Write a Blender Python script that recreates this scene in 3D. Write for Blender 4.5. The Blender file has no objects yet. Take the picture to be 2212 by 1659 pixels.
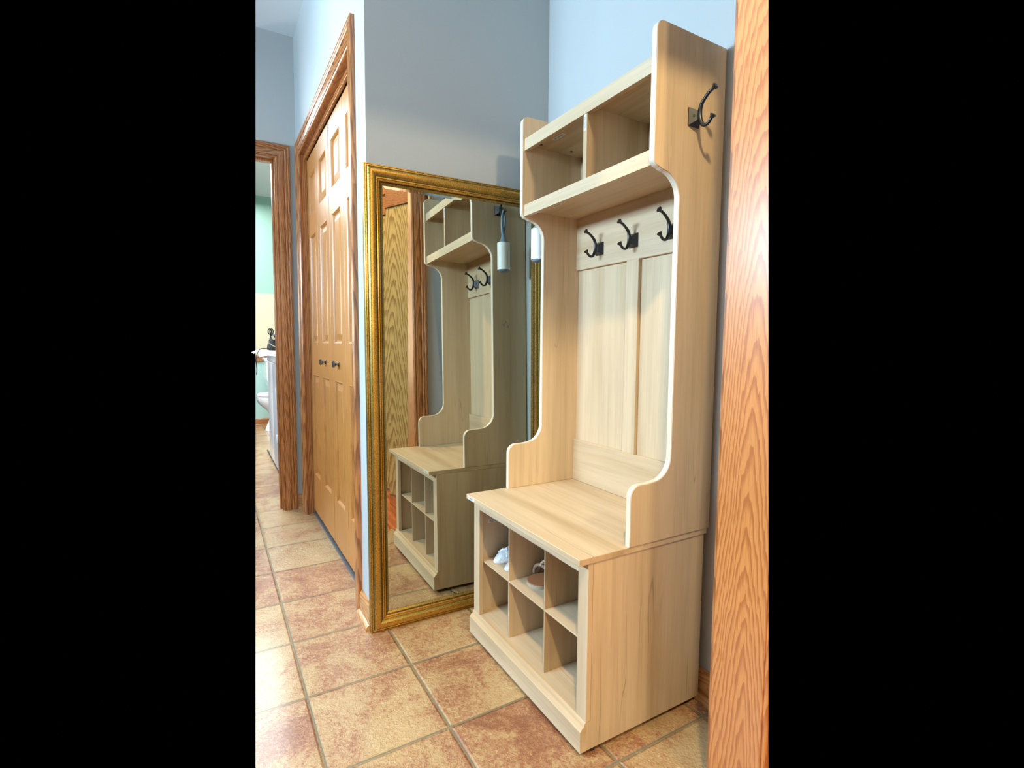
import bpy, bmesh, math, random
from mathutils import Vector, Matrix

random.seed(7)
PI = math.pi
scene = bpy.context.scene
COL = scene.collection

# ------------------------------------------------------------------ camera, world, lights, exposure
FPX = 1103.24
YAW, PITCH, ROLL = 0.5312, -0.0755, 0.0079
CAMP = Vector((-0.2035, -1.1727, 0.9997))
dvec = Vector((math.sin(YAW)*math.cos(PITCH), math.cos(YAW)*math.cos(PITCH), math.sin(PITCH)))
r0 = Vector((math.cos(YAW), -math.sin(YAW), 0)); u0 = r0.cross(dvec)
rvec = r0*math.cos(ROLL) + u0*math.sin(ROLL)
uvec = -r0*math.sin(ROLL) + u0*math.cos(ROLL)
cd = bpy.data.cameras.new('camera'); cam = bpy.data.objects.new('camera', cd); COL.objects.link(cam)
cd.sensor_fit = 'HORIZONTAL'; cd.sensor_width = 36.0; cd.lens = FPX*36.0/2212.0
cd.clip_start = 0.02; cd.clip_end = 50
M = Matrix((rvec, uvec, -dvec)).transposed().to_4x4(); M.translation = CAMP
cam.matrix_world = M
scene.camera = cam

w = bpy.data.worlds.new('world'); scene.world = w; w.use_nodes = True
w.node_tree.nodes['Background'].inputs[0].default_value = (0, 0, 0, 1)
w.node_tree.nodes['Background'].inputs[1].default_value = 0.0

def area(name, loc, target, sx, sy, power, color, shape='RECTANGLE', spread=180):
    l = bpy.data.lights.new(name, 'AREA'); l.shape = shape; l.size = sx
    if shape in ('RECTANGLE', 'ELLIPSE'): l.size_y = sy
    l.energy = power; l.color = color; l.spread = math.radians(spread)
    o = bpy.data.objects.new(name, l); COL.objects.link(o); o.location = loc
    d = Vector(target) - Vector(loc)
    o.rotation_euler = d.to_track_quat('-Z', 'Z').to_euler()
    return o

WARM = (1.0, 0.78, 0.45); COOL = (0.51, 0.75, 0.97); NEUT = (1.0, 0.95, 0.88)
area('entry_ceiling_lamp', (-0.40, -1.57, 3.08), (0.7, 0.1, 0.6), 0.15, 0.15, 72, WARM, 'DISK')
area('rear_ceiling_lamp', (0.36, -3.0, 2.62), (0.6, 0.3, 0.8), 0.24, 0.24, 44, (1.0, 0.82, 0.53), 'DISK')
area('entry_soft_fill', (-0.7, -3.3, 1.35), (0.6, 0.0, 0.9), 1.5, 1.5, 22, (1.0, 0.88, 0.70))  # added soft fill behind the camera, standing in for bounce off the entry walls
area('window_daylight', (-1.95, 0.66, 1.72), (0.6, 0.50, 1.75), 0.32, 1.7, 222, COOL)
area('glazed_door_daylight', (-1.50, 2.04, 1.15), (0.1, 0.0, 0.2), 0.7, 1.7, 5, (0.80, 0.90, 1.0))
area('hall_fill_light', (-0.75, 0.7, 2.70), (-0.75, 0.7, 0.0), 0.8, 1.2, 9, (0.92, 0.96, 1.0))  # unseen overhead fill, added to lift the hall and far wall
area('bath_light', (-0.30, 4.1, 2.66), (-0.30, 4.1, 0.0), 1.3, 2.8, 190, (0.88, 0.95, 1.0))
area('bath_side_fill', (-1.55, 3.7, 1.45), (0.3, 3.9, 0.9), 0.9, 1.1, 38, (1.0, 0.98, 0.95))  # extra side fill, added to brighten the left face of the washing machine

vs = scene.view_settings
vs.view_transform = 'Standard'; vs.look = 'None'; vs.gamma = 1.0; vs.use_curve_mapping = False
vs.exposure = 0.0

# ------------------------------------------------------------------ material helpers
def nt_new(name):
    m = bpy.data.materials.new(name); m.use_nodes = True
    nt = m.node_tree; b = nt.nodes['Principled BSDF']
    return m, nt, b
def N(nt, t, **kw):
    n = nt.nodes.new(t)
    for k, v in kw.items(): setattr(n, k, v)
    return n
def lin(c):
    f = lambda v: (v/255/12.92) if v/255 <= 0.04045 else ((v/255+0.055)/1.055)**2.4
    return (f(c[0]), f(c[1]), f(c[2]), 1)
def ramp(nt, stops):
    r = N(nt, 'ShaderNodeValToRGB'); e = r.color_ramp.elements
    while len(e) > 1: e.remove(e[-1])
    e[0].position = stops[0][0]; e[0].color = stops[0][1]
    for p, c in stops[1:]:
        x = e.new(p); x.color = c
    return r
def mapping(nt, scale, loc=(0,0,0), rot=(0,0,0), coord='Object'):
    tc = N(nt, 'ShaderNodeTexCoord'); mp = N(nt, 'ShaderNodeMapping')
    mp.inputs['Scale'].default_value = scale; mp.inputs['Location'].default_value = loc; mp.inputs['Rotation'].default_value = rot
    nt.links.new(tc.outputs[coord], mp.inputs['Vector'])
    return mp.outputs['Vector']
def noise(nt, vec, scale, detail=4, rough=0.55, dist=0.0):
    n = N(nt, 'ShaderNodeTexNoise'); n.inputs['Scale'].default_value = scale
    n.inputs['Detail'].default_value = detail; n.inputs['Roughness'].default_value = rough; n.inputs['Distortion'].default_value = dist
    nt.links.new(vec, n.inputs['Vector']); return n.outputs['Fac']
def mixc(nt, a, b, fac, mode='MIX'):
    m = N(nt, 'ShaderNodeMix', data_type='RGBA', blend_type=mode)
    for s, v in ((m.inputs[0], fac), (m.inputs[6], a), (m.inputs[7], b)):
        if hasattr(v, 'is_linked') or isinstance(v, bpy.types.NodeSocket): nt.links.new(v, s)
        else: s.default_value = v
    return m.outputs[2]
def math_(nt, op, a, b=0.0, c=0.0):
    m = N(nt, 'ShaderNodeMath', operation=op)
    for i, v in enumerate((a, b, c)):
        if isinstance(v, bpy.types.NodeSocket): nt.links.new(v, m.inputs[i])
        else: m.inputs[i].default_value = v
    return m.outputs[0]
def bump(nt, b, h, strength=0.2, dist=0.001):
    n = N(nt, 'ShaderNodeBump'); n.inputs['Strength'].default_value = strength; n.inputs['Distance'].default_value = dist
    nt.links.new(h, n.inputs['Height']); nt.links.new(n.outputs['Normal'], b.inputs['Normal'])

def plain(name, col, rough=0.5, metal=0.0, spec=0.5, nz=0.0, coat=0.0):
    m, nt, b = nt_new(name)
    v = mapping(nt, (1, 1, 1)); f = noise(nt, v, 60, 3)
    dk = tuple(x*(1-nz) for x in lin(col)[:3]) + (1,)
    nt.links.new(mixc(nt, lin(col), dk, f), b.inputs['Base Color'])
    b.inputs['Roughness'].default_value = rough; b.inputs['Metallic'].default_value = metal
    b.inputs['Specular IOR Level'].default_value = spec; b.inputs['Coat Weight'].default_value = coat
    return m

def paint(name, col, rough=0.6):
    m, nt, b = nt_new(name)
    v = mapping(nt, (1, 1, 1)); f = noise(nt, v, 3, 3); g = noise(nt, v, 220, 3, 0.6)
    c = lin(col); dk = tuple(x*0.95 for x in c[:3]) + (1,)
    nt.links.new(mixc(nt, c, dk, f), b.inputs['Base Color'])
    b.inputs['Roughness'].default_value = rough; b.inputs['Specular IOR Level'].default_value = 0.25
    bump(nt, b, g, 0.25, 0.0012)
    return m

AX = {'x': 0, 'y': 1, 'z': 2}
def laminate(name, axis, light=(205, 181, 148), mid=(190, 163, 127), dark=(104, 86, 72), rough=0.42, off=(0, 0, 0)):
    """pale ash-like laminate: soft long bands, fine fibres, a few dark cracks along the axis"""
    m, nt, b = nt_new(name)
    def sc(al, ac): return tuple(al if i == AX[axis] else ac for i in range(3))
    bands = noise(nt, mapping(nt, sc(0.7, 9), off), 1.0, 3, 0.5, 0.3)
    fibre = noise(nt, mapping(nt, sc(9, 420), off), 1.0, 3, 0.6)
    streak = noise(nt, mapping(nt, sc(2.2, 60), off), 1.0, 4, 0.65, 0.2)
    r1 = ramp(nt, [(0.33, lin(mid)), (0.5, lin(light)), (0.66, lin(tuple(min(255, c+8) for c in light)))])
    nt.links.new(bands, r1.inputs[0])
    r2 = ramp(nt, [(0.35, (0.80, 0.78, 0.76, 1)), (0.55, (1, 1, 1, 1))]); nt.links.new(streak, r2.inputs[0])
    c1 = mixc(nt, r1.outputs[0], r2.outputs[0], 0.55, 'MULTIPLY')
    r3 = ramp(nt, [(0.3, (0.90, 0.89, 0.88, 1)), (0.6, (1, 1, 1, 1))]); nt.links.new(fibre, r3.inputs[0])
    c2 = mixc(nt, c1, r3.outputs[0], 0.6, 'MULTIPLY')
    # thin dark cracks: a narrow band of a distorted stretched noise, gated by another noise
    cr = noise(nt, mapping(nt, sc(1.0, 13), tuple(o+3.1 for o in off)), 1.0, 2, 0.4, 0.5)
    dd = math_(nt, 'ABSOLUTE', math_(nt, 'SUBTRACT', cr, 0.5))
    line = ramp(nt, [(0.0, (1, 1, 1, 1)), (0.007, (0, 0, 0, 1))]); nt.links.new(dd, line.inputs[0])
    gate = noise(nt, mapping(nt, sc(2.4, 7), tuple(o+8.7 for o in off)), 1.0, 2)
    g = ramp(nt, [(0.58, (0, 0, 0, 1)), (0.68, (1, 1, 1, 1))]); nt.links.new(gate, g.inputs[0])
    f = math_(nt, 'MULTIPLY', math_(nt, 'MULTIPLY', line.outputs[0], g.outputs[0]), 0.6)
    c3 = mixc(nt, c2, lin(dark), f)
    nt.links.new(c3, b.inputs['Base Color'])
    b.inputs['Roughness'].default_value = rough; b.inputs['Specular IOR Level'].default_value = 0.4
    return m

def oak(name, axis, across, light, dark, rough=0.3, freq=22, stretch=0.07, centre=(0, 0, 0), depth=0.6, coat=0.25, contrast=0.85):
    """stained oak: cathedral growth rings cut flat + open pores"""
    m, nt, b = nt_new(name)
    s = [1.0, 1.0, 1.0]; s[AX[axis]] = stretch
    v = mapping(nt, tuple(s), centre)
    # wobble
    wob = N(nt, 'ShaderNodeTexNoise'); wob.inputs['Scale'].default_value = 7; wob.inputs['Detail'].default_value = 5; wob.inputs['Roughness'].default_value = 0.6
    nt.links.new(v, wob.inputs['Vector'])
    sub = N(nt, 'ShaderNodeVectorMath', operation='SUBTRACT'); nt.links.new(wob.outputs['Color'], sub.inputs[0]); sub.inputs[1].default_value = (0.5, 0.5, 0.5)
    scl = N(nt, 'ShaderNodeVectorMath', operation='SCALE'); nt.links.new(sub.outputs[0], scl.inputs[0]); scl.inputs['Scale'].default_value = 0.07
    add = N(nt, 'ShaderNodeVectorMath', operation='ADD'); nt.links.new(v, add.inputs[0]); nt.links.new(scl.outputs[0], add.inputs[1])
    sep = N(nt, 'ShaderNodeSeparateXYZ'); nt.links.new(add.outputs[0], sep.inputs[0])
    al = sep.outputs[AX[axis]]; ac = sep.outputs[AX[across]]
    # nested arches: the phase climbs along the board and with the distance from the heart line
    hx_ = math_(nt, 'SQRT', math_(nt, 'ADD', math_(nt, 'MULTIPLY', ac, ac), 0.00012))
    sj = [170.0, 170.0, 170.0]; sj[AX[axis]] = 5
    jit = noise(nt, mapping(nt, tuple(sj)), 1.0, 2, 0.5)
    ph = math_(nt, 'ADD', math_(nt, 'MULTIPLY', al, freq*1.6), math_(nt, 'ADD', math_(nt, 'MULTIPLY', hx_, freq*depth), math_(nt, 'MULTIPLY', jit, 0.40)))
    ph = math_(nt, 'ADD', ph, 30.0)
    fr = math_(nt, 'FRACT', ph)
    rr = ramp(nt, [(0.0, lin(light)), (0.42, lin(light)), (0.78, lin(dark)), (0.95, lin(dark)), (1.0, lin(light))])
    nt.links.new(fr, rr.inputs[0])
    sp = [520.0, 520.0, 520.0]; sp[AX[axis]] = 14
    pores = noise(nt, mapping(nt, tuple(sp)), 1.0, 2, 0.6)
    pr = ramp(nt, [(0.34, (0.62, 0.52, 0.45, 1)), (0.5, (1, 1, 1, 1))]); nt.links.new(pores, pr.inputs[0])
    base = mixc(nt, lin(light), rr.outputs[0], contrast)
    c = mixc(nt, base, pr.outputs[0], 0.45, 'MULTIPLY')
    tone = noise(nt, mapping(nt, (2, 2, 2)), 1.0, 2); tr = ramp(nt, [(0.3, (0.86, 0.86, 0.86, 1)), (0.7, (1, 1, 1, 1))]); nt.links.new(tone, tr.inputs[0])
    c = mixc(nt, c, tr.outputs[0], 1.0, 'MULTIPLY')
    nt.links.new(c, b.inputs['Base Color'])
    b.inputs['Roughness'].default_value = rough; b.inputs['Coat Weight'].default_value = coat; b.inputs['Coat Roughness'].default_value = 0.24
    bump(nt, b, pores, 0.12, 0.0006)
    return m

TILE = 0.305
def tile_mat():
    m, nt, b = nt_new('ceramic_floor_tile')
    geo = N(nt, 'ShaderNodeNewGeometry'); sep = N(nt, 'ShaderNodeSeparateXYZ'); nt.links.new(geo.outputs['Position'], sep.inputs[0])
    def edge(o):
        f = math_(nt, 'FRACT', math_(nt, 'ADD', math_(nt, 'DIVIDE', o, TILE), 40.0))
        return math_(nt, 'MINIMUM', f, math_(nt, 'SUBTRACT', 1.0, f))
    ed = math_(nt, 'MINIMUM', edge(sep.outputs[0]), edge(sep.outputs[1]))
    ix = math_(nt, 'FLOOR', math_(nt, 'DIVIDE', sep.outputs[0], TILE)); iy = math_(nt, 'FLOOR', math_(nt, 'DIVIDE', sep.outputs[1], TILE))
    cb = N(nt, 'ShaderNodeCombineXYZ'); nt.links.new(ix, cb.inputs[0]); nt.links.new(iy, cb.inputs[1])
    wn = N(nt, 'ShaderNodeTexWhiteNoise', noise_dimensions='3D'); nt.links.new(cb.outputs[0], wn.inputs['Vector'])
    # per-tile offset of the mottling
    sc_ = N(nt, 'ShaderNodeVectorMath', operation='SCALE'); nt.links.new(wn.outputs['Color'], sc_.inputs[0]); sc_.inputs['Scale'].default_value = 20
    ad = N(nt, 'ShaderNodeVectorMath', operation='ADD'); nt.links.new(geo.outputs['Position'], ad.inputs[0]); nt.links.new(sc_.outputs[0], ad.inputs[1])
    p = ad.outputs[0]
    def nz(s, d, r, di=0.0):
        return noise(nt, p, s, d, r, di)
    big = nz(6, 10, 0.68, 0.8); med = nz(85, 8, 0.80, 0.4); fine = nz(330, 4, 0.7)
    r1 = ramp(nt, [(0.39, lin((138, 90, 62))), (0.465, lin((162, 114, 80))), (0.515, lin((178, 144, 100))), (0.64, lin((190, 164, 120)))])
    f1 = math_(nt, 'ADD', math_(nt, 'MULTIPLY', big, 0.50), math_(nt, 'MULTIPLY', med, 0.50))
    tone = math_(nt, 'MULTIPLY', math_(nt, 'SUBTRACT', wn.outputs['Value'], 0.45), 0.10)
    nt.links.new(math_(nt, 'ADD', f1, tone), r1.inputs[0])
    r2 = ramp(nt, [(0.33, (0.72, 0.62, 0.55, 1)), (0.42, (1, 1, 1, 1))]); nt.links.new(fine, r2.inputs[0])
    c = mixc(nt, r1.outputs[0], r2.outputs[0], 0.6, 'MULTIPLY')
    gm = ramp(nt, [(0.0, (1, 1, 1, 1)), (0.0075, (1, 1, 1, 1)), (0.0105, (0, 0, 0, 1))]); nt.links.new(ed, gm.inputs[0])
    gc = mixc(nt, lin((128, 118, 90)), lin((108, 98, 74)), fine)
    c = mixc(nt, c, gc, gm.outputs[0])
    nt.links.new(c, b.inputs['Base Color'])
    rg = math_(nt, 'ADD', math_(nt, 'MULTIPLY', gm.outputs[0], 0.45), math_(nt, 'ADD', 0.10, math_(nt, 'MULTIPLY', big, 0.25)))
    nt.links.new(rg, b.inputs['Roughness']); b.inputs['Specular IOR Level'].default_value = 0.7; b.inputs['Coat Weight'].default_value = 0.5; b.inputs['Coat Roughness'].default_value = 0.16
    eh = ramp(nt, [(0.008, (0, 0, 0, 1)), (0.030, (1, 1, 1, 1))]); eh.color_ramp.interpolation = 'EASE'; nt.links.new(ed, eh.inputs[0])
    pit = nz(150, 4, 0.6, 0.6); lump = nz(45, 4, 0.6)
    h = math_(nt, 'ADD', math_(nt, 'MULTIPLY', eh.outputs[0], 0.9), math_(nt, 'ADD', math_(nt, 'MULTIPLY', pit, 0.75), math_(nt, 'MULTIPLY', lump, 0.7)))
    bump(nt, b, h, 1.0, 0.0045)
    return m

def gold_mat(name='antiqued_gold_leaf', c0=(112, 78, 30), c1=(196, 148, 66), c2=(226, 186, 104), rough=0.36):
    m, nt, b = nt_new(name)
    v = mapping(nt, (1, 1, 1))
    f = noise(nt, v, 260, 4, 0.7); g = noise(nt, v, 9, 3)
    r = ramp(nt, [(0.30, lin(c0)), (0.48, lin(c1)), (0.70, lin(c2))]); nt.links.new(f, r.inputs[0])
    r2 = ramp(nt, [(0.3, lin((150, 150, 100))), (0.7, lin((255, 235, 190)))]); nt.links.new(g, r2.inputs[0])
    nt.links.new(mixc(nt, r.outputs[0], r2.outputs[0], 0.5, 'MULTIPLY'), b.inputs['Base Color'])
    b.inputs['Metallic'].default_value = 0.75; b.inputs['Roughness'].default_value = rough
    bump(nt, b, f, 0.2, 0.0005)
    return m

def wood_floor_mat():
    m, nt, b = nt_new('red_oak_floor')
    geo = N(nt, 'ShaderNodeNewGeometry'); sep = N(nt, 'ShaderNodeSeparateXYZ'); nt.links.new(geo.outputs['Position'], sep.inputs[0])
    fx = math_(nt, 'FRACT', math_(nt, 'ADD', math_(nt, 'DIVIDE', sep.outputs[0], 0.057), 60.0))
    e = math_(nt, 'MINIMUM', fx, math_(nt, 'SUBTRACT', 1.0, fx))
    mp = N(nt, 'ShaderNodeMapping'); mp.inputs['Scale'].default_value = (60, 3, 1); nt.links.new(geo.outputs['Position'], mp.inputs['Vector'])
    g = noise(nt, mp.outputs[0], 1.0, 4, 0.6, 0.6)
    r = ramp(nt, [(0.35, lin((140, 62, 26))), (0.6, lin((206, 112, 58)))]); nt.links.new(g, r.inputs[0])
    ln = ramp(nt, [(0.0, (0.35, 0.3, 0.28, 1)), (0.03, (1, 1, 1, 1))]); nt.links.new(e, ln.inputs[0])
    nt.links.new(mixc(nt, r.outputs[0], ln.outputs[0], 1.0, 'MULTIPLY'), b.inputs['Base Color'])
    b.inputs['Roughness'].default_value = 0.3
    return m

MAT = {}
MAT['wall'] = paint('blue_grey_wall_paint', (182, 184, 182))
MAT['green'] = paint('mint_green_wall_paint', (136, 166, 150))
MAT['mint'] = paint('pale_mint_wall_paint', (166, 194, 184))
MAT['tan'] = paint('sand_coloured_wall', (190, 178, 150), 0.7)
MAT['ceiling'] = paint('white_ceiling_paint', (214, 214, 212), 0.8)
MAT['tile'] = tile_mat()
MAT['lam_z'] = laminate('pale_oak_laminate_upright', 'z')
MAT['lam_z2'] = laminate('pale_oak_laminate_upright_b', 'z', off=(2.3, 1.7, 5.1))
MAT['lam_y'] = laminate('pale_oak_laminate_lengthwise', 'y', off=(1.3, 0, 2.2))
MAT['lam_x'] = laminate('pale_oak_laminate_crosswise', 'x', off=(0.3, 4, 2.2))
MAT['edge'] = laminate('pale_laminate_edge_band', 'z', light=(222, 208, 186), mid=(214, 200, 178), off=(9, 1, 1))
MAT['oak_jamb'] = oak('honey_oak_jamb', 'z', 'y', (208, 140, 78), (168, 96, 50), 0.30, 60, 0.14, (0, 0.010, 0), 1.9, coat=0.42, contrast=0.75)
MAT['oak_case'] = oak('honey_oak_casing', 'z', 'x', (186, 120, 66), (120, 66, 32), 0.30, 80, 0.05, (0, 0.012, 0), 1.3, coat=0.4, contrast=0.75)
MAT['oak_case_y'] = oak('honey_oak_casing_turned', 'z', 'y', (184, 122, 70), (118, 66, 32), 0.30, 75, 0.10, (0, 0.62, 0), 1.5, coat=0.4)
MAT['oak_head'] = oak('honey_oak_head_casing', 'y', 'z', (196, 124, 66), (128, 68, 34), 0.28, 75, 0.10, (0, 0, -2.09), 1.5, coat=0.5)
MAT['oak_headx'] = oak('honey_oak_head_casing_x', 'x', 'z', (176, 116, 66), (118, 66, 34), 0.30, 75, 0.10, (0, 0, -2.09), 1.5, coat=0.4)
MAT['oak_base'] = oak('honey_oak_baseboard', 'y', 'z', (206, 150, 92), (168, 108, 60), 0.35, 60, 0.10, (0, 0, -0.04), 1.5)
MAT['oak_slab'] = oak('oak_veneer_door', 'z', 'x', (196, 162, 100), (142, 104, 54), 0.35, 42, 0.13, (0, 0, 0), 2.0, coat=0.2)
MAT['oak_red'] = oak('red_oak_board', 'x', 'z', (176, 112, 66), (140, 82, 46), 0.35, 50, 0.10, (0, 0, 0.0), 1.5)
MAT['pine'] = oak('maple_bifold_door', 'z', 'y', (190, 126, 62), (168, 104, 48), 0.36, 30, 0.10, (0, 0, 0), 1.6, coat=0.07, contrast=0.5)
MAT['gold'] = gold_mat()
MAT['gold_dark'] = gold_mat('brown_patina_in_the_grooves', (44, 30, 14), (84, 58, 26), (120, 86, 40), 0.5)
MAT['gold_olive'] = gold_mat('olive_gold_patina', (92, 78, 36), (148, 128, 66), (186, 164, 96), 0.4)
MAT['black'] = plain('black_powder_coated_metal', (13, 17, 24), 0.36, 0.0, 0.6, 0.2)
MAT['hole'] = plain('dark_screw_recess', (6, 6, 8), 0.6)
MAT['pewter'] = plain('brushed_pewter', (150, 156, 160), 0.22, 1.0, 0.5, 0.2)
MAT['white_pl'] = plain('white_enamel', (236, 238, 240), 0.25, 0, 0.5, 0.02, 0.3)
MAT['grey_pl'] = plain('grey_steel_side', (186, 188, 190), 0.4, 0, 0.5, 0.04)
MAT['dark_gap'] = plain('dark_seam', (50, 50, 52), 0.7)
MAT['porcelain'] = plain('white_porcelain', (246, 247, 248), 0.12, 0, 0.6, 0.01, 0.5)
MAT['cloth'] = plain('white_towel_cloth', (238, 238, 238), 0.9, 0, 0.1, 0.08)
MAT['bag_black'] = plain('black_nylon', (26, 28, 30), 0.6, 0, 0.4, 0.3)
MAT['bag_tan'] = plain('tan_trim', (176, 160, 128), 0.6, 0, 0.3, 0.2)
MAT['bag_yellow'] = plain('yellow_stitch', (220, 210, 60), 0.6)
MAT['grip'] = plain('grey_blue_rubber_grip', (120, 138, 154), 0.42, 0, 0.5, 0.05)
MAT['lint'] = plain('white_adhesive_paper', (240, 240, 234), 0.45, 0, 0.4, 0.03)
MAT['sticker'] = plain('white_paper_sticker', (214, 216, 214), 0.6, 0, 0.3, 0.03)
MAT['ink'] = plain('grey_print', (96, 100, 104), 0.7)
MAT['rubber'] = plain('black_glossy_plastic', (14, 14, 14), 0.15, 0, 0.6)
MAT['woodfloor'] = wood_floor_mat()
MAT['threshold'] = plain('dull_metal_track', (120, 124, 126), 0.4, 0.6, 0.5, 0.1)
def silver_leather():
    m, nt, b = nt_new('metallic_silver_leather'); v = mapping(nt, (1, 1, 1))
    f = noise(nt, v, 240, 4, 0.6, 0.5)
    r = ramp(nt, [(0.3, lin((186, 192, 196))), (0.6, lin((240, 243, 244)))]); nt.links.new(f, r.inputs[0]); nt.links.new(r.outputs[0], b.inputs['Base Color'])
    b.inputs['Metallic'].default_value = 0.2; b.inputs['Roughness'].default_value = 0.35; bump(nt, b, f, 0.5, 0.0012)
    return m
MAT['silver'] = silver_leather()
MAT['sole_tan'] = plain('tan_leather_footbed', (170, 112, 72), 0.5, 0, 0.4, 0.12)
MAT['sole_edge'] = plain('pale_sole_edge', (188, 170, 146), 0.6, 0, 0.3, 0.1)
MAT['braid'] = plain('beige_braided_leather', (206, 176, 150), 0.5, 0, 0.4, 0.12)
def mirror_mat():
    m, nt, b = nt_new('silvered_mirror_glass')
    b.inputs['Base Color'].default_value = (0.63, 0.63, 0.54, 1); b.inputs['Metallic'].default_value = 1.0; b.inputs['Roughness'].default_value = 0.0
    return m
MAT['mirror'] = mirror_mat()

# ------------------------------------------------------------------ mesh helpers
def new_bm(): return bmesh.new()
def add_box(bm, x0, x1, y0, y1, z0, z1, bev=0.0, seg=2):
    r = bmesh.ops.create_cube(bm, size=1.0)
    vs_ = r['verts']
    for v in vs_:
        v.co = Vector(((x0+x1)/2 + v.co.x*(x1-x0), (y0+y1)/2 + v.co.y*(y1-y0), (z0+z1)/2 + v.co.z*(z1-z0)))
    if bev > 0:
        es = list({e for v in vs_ for e in v.link_edges})
        bmesh.ops.bevel(bm, geom=es, offset=bev, segments=seg, affect='EDGES', profile=0.5)
def add_prism(bm, pts, axis, a0, a1):
    """closed polygon pts (2d) extruded along axis from a0 to a1. 2d = the other two axes in xyz order"""
    def mk(p, a):
        c = [0, 0, 0]; k = [i for i in range(3) if i != AX[axis]]
        c[k[0]] = p[0]; c[k[1]] = p[1]; c[AX[axis]] = a; return Vector(c)
    v0 = [bm.verts.new(mk(p, a0)) for p in pts]; v1 = [bm.verts.new(mk(p, a1)) for p in pts]
    n = len(pts)
    bm.faces.new(v0); bm.faces.new(list(reversed(v1)))
    for i in range(n): bm.faces.new((v0[i], v1[i], v1[(i+1) % n], v0[(i+1) % n]))
def add_tube(bm, pts, rad, seg=12, cap=True):
    pts = [Vector(p) for p in pts]; n = len(pts)
    rad = rad if isinstance(rad, (list, tuple)) else [rad]*n
    rings = []; prev = None
    for i, p in enumerate(pts):
        t = (pts[min(i+1, n-1)] - pts[max(i-1, 0)]).normalized()
        if prev is None:
            a = Vector((0, 0, 1)) if abs(t.z) < 0.9 else Vector((1, 0, 0)); nrm = t.cross(a).normalized()
        else:
            nrm = (prev - t*prev.dot(t)).normalized()
        prev = nrm; bn = t.cross(nrm)
        rings.append([bm.verts.new(p + (nrm*math.cos(2*PI*k/seg) + bn*math.sin(2*PI*k/seg))*rad[i]) for k in range(seg)])
    for i in range(n-1):
        for k in range(seg): bm.faces.new((rings[i][k], rings[i][(k+1) % seg], rings[i+1][(k+1) % seg], rings[i+1][k]))
    if cap: bm.faces.new(list(reversed(rings[0]))); bm.faces.new(rings[-1])
def add_lathe(bm, prof, seg=24, M_=Matrix.Identity(4), sx=1, sy=1):
    """prof: (radius, z) list"""
    rings = [[bm.verts.new(M_ @ Vector((r*math.cos(2*PI*k/seg)*sx, r*math.sin(2*PI*k/seg)*sy, z))) for k in range(seg)] for r, z in prof]
    for i in range(len(rings)-1):
        for k in range(seg): bm.faces.new((rings[i][k], rings[i][(k+1) % seg], rings[i+1][(k+1) % seg], rings[i+1][k]))
    bm.faces.new(list(reversed(rings[0]))); bm.faces.new(rings[-1])
def sweep(bm, prof, path, nrm, close=False):
    """sweep profile (w, h) along a planar path with mitred corners. w is measured to the left side of travel (in plane), h along nrm"""
    path = [Vector(p) for p in path]; nrm = Vector(nrm).normalized(); n = len(path); rings = []
    for i, p in enumerate(path):
        if close: din = (p - path[i-1]).normalized(); dout = (path[(i+1) % n] - p).normalized()
        else:
            din = (p - path[i-1]).normalized() if i > 0 else (path[1]-path[0]).normalized()
            dout = (path[i+1] - p).normalized() if i < n-1 else din
        s1 = nrm.cross(din); s2 = nrm.cross(dout); m = (s1+s2).normalized(); k = 1.0/max(0.2, m.dot(s1))
        rings.append([bm.verts.new(p + m*(w_*k) + nrm*h) for w_, h in prof])
    q = len(prof); cnt = n if close else n-1
    for i in range(cnt):
        a, b_ = rings[i], rings[(i+1) % n]
        for k in range(q): bm.faces.new((a[k], a[(k+1) % q], b_[(k+1) % q], b_[k]))
    if not close: bm.faces.new(list(reversed(rings[0]))); bm.faces.new(rings[-1])

def wloc(o):
    l = Vector((0, 0, 0))
    while o: l += o.location; o = o.parent
    return l
def obj(name, bm, mat, parent=None, smooth=False, origin=None, angle=35):
    bmesh.ops.recalc_face_normals(bm, faces=bm.faces)
    if parent is not None: base = wloc(parent)
    elif origin is not None: base = Vector(origin)
    else:
        xs = [v.co for v in bm.verts]
        base = Vector((sum((min(c.x for c in xs), max(c.x for c in xs)))/2, sum((min(c.y for c in xs), max(c.y for c in xs)))/2, min(c.z for c in xs)))
    for v in bm.verts: v.co -= base
    me = bpy.data.meshes.new(name); bm.to_mesh(me); bm.free()
    mats = mat if isinstance(mat, (list, tuple)) else [mat]
    for m_ in mats: me.materials.append(m_)
    if smooth:
        for p in me.polygons: p.use_smooth = True
        try: me.set_sharp_from_angle(angle=math.radians(angle))
        except Exception: pass
    o = bpy.data.objects.new(name, me); COL.objects.link(o)
    if parent is not None: o.parent = parent
    else: o.location = base
    return o
def empty(name, loc, label=None, cat=None, group=None, kind=None):
    o = bpy.data.objects.new(name, None); COL.objects.link(o); o.location = loc; o.empty_display_size = 0.05
    return tag(o, label, cat, group, kind)
def tag(o, label=None, cat=None, group=None, kind=None):
    if label: o['label'] = label
    if cat: o['category'] = cat
    if group: o['group'] = group
    if kind: o['kind'] = kind
    return o
def box_obj(name, b6, mat, parent=None, bev=0.0, seg=2):
    bm = new_bm(); add_box(bm, *b6, bev=bev, seg=seg); return obj(name, bm, mat, parent, smooth=bev > 0)

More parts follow.
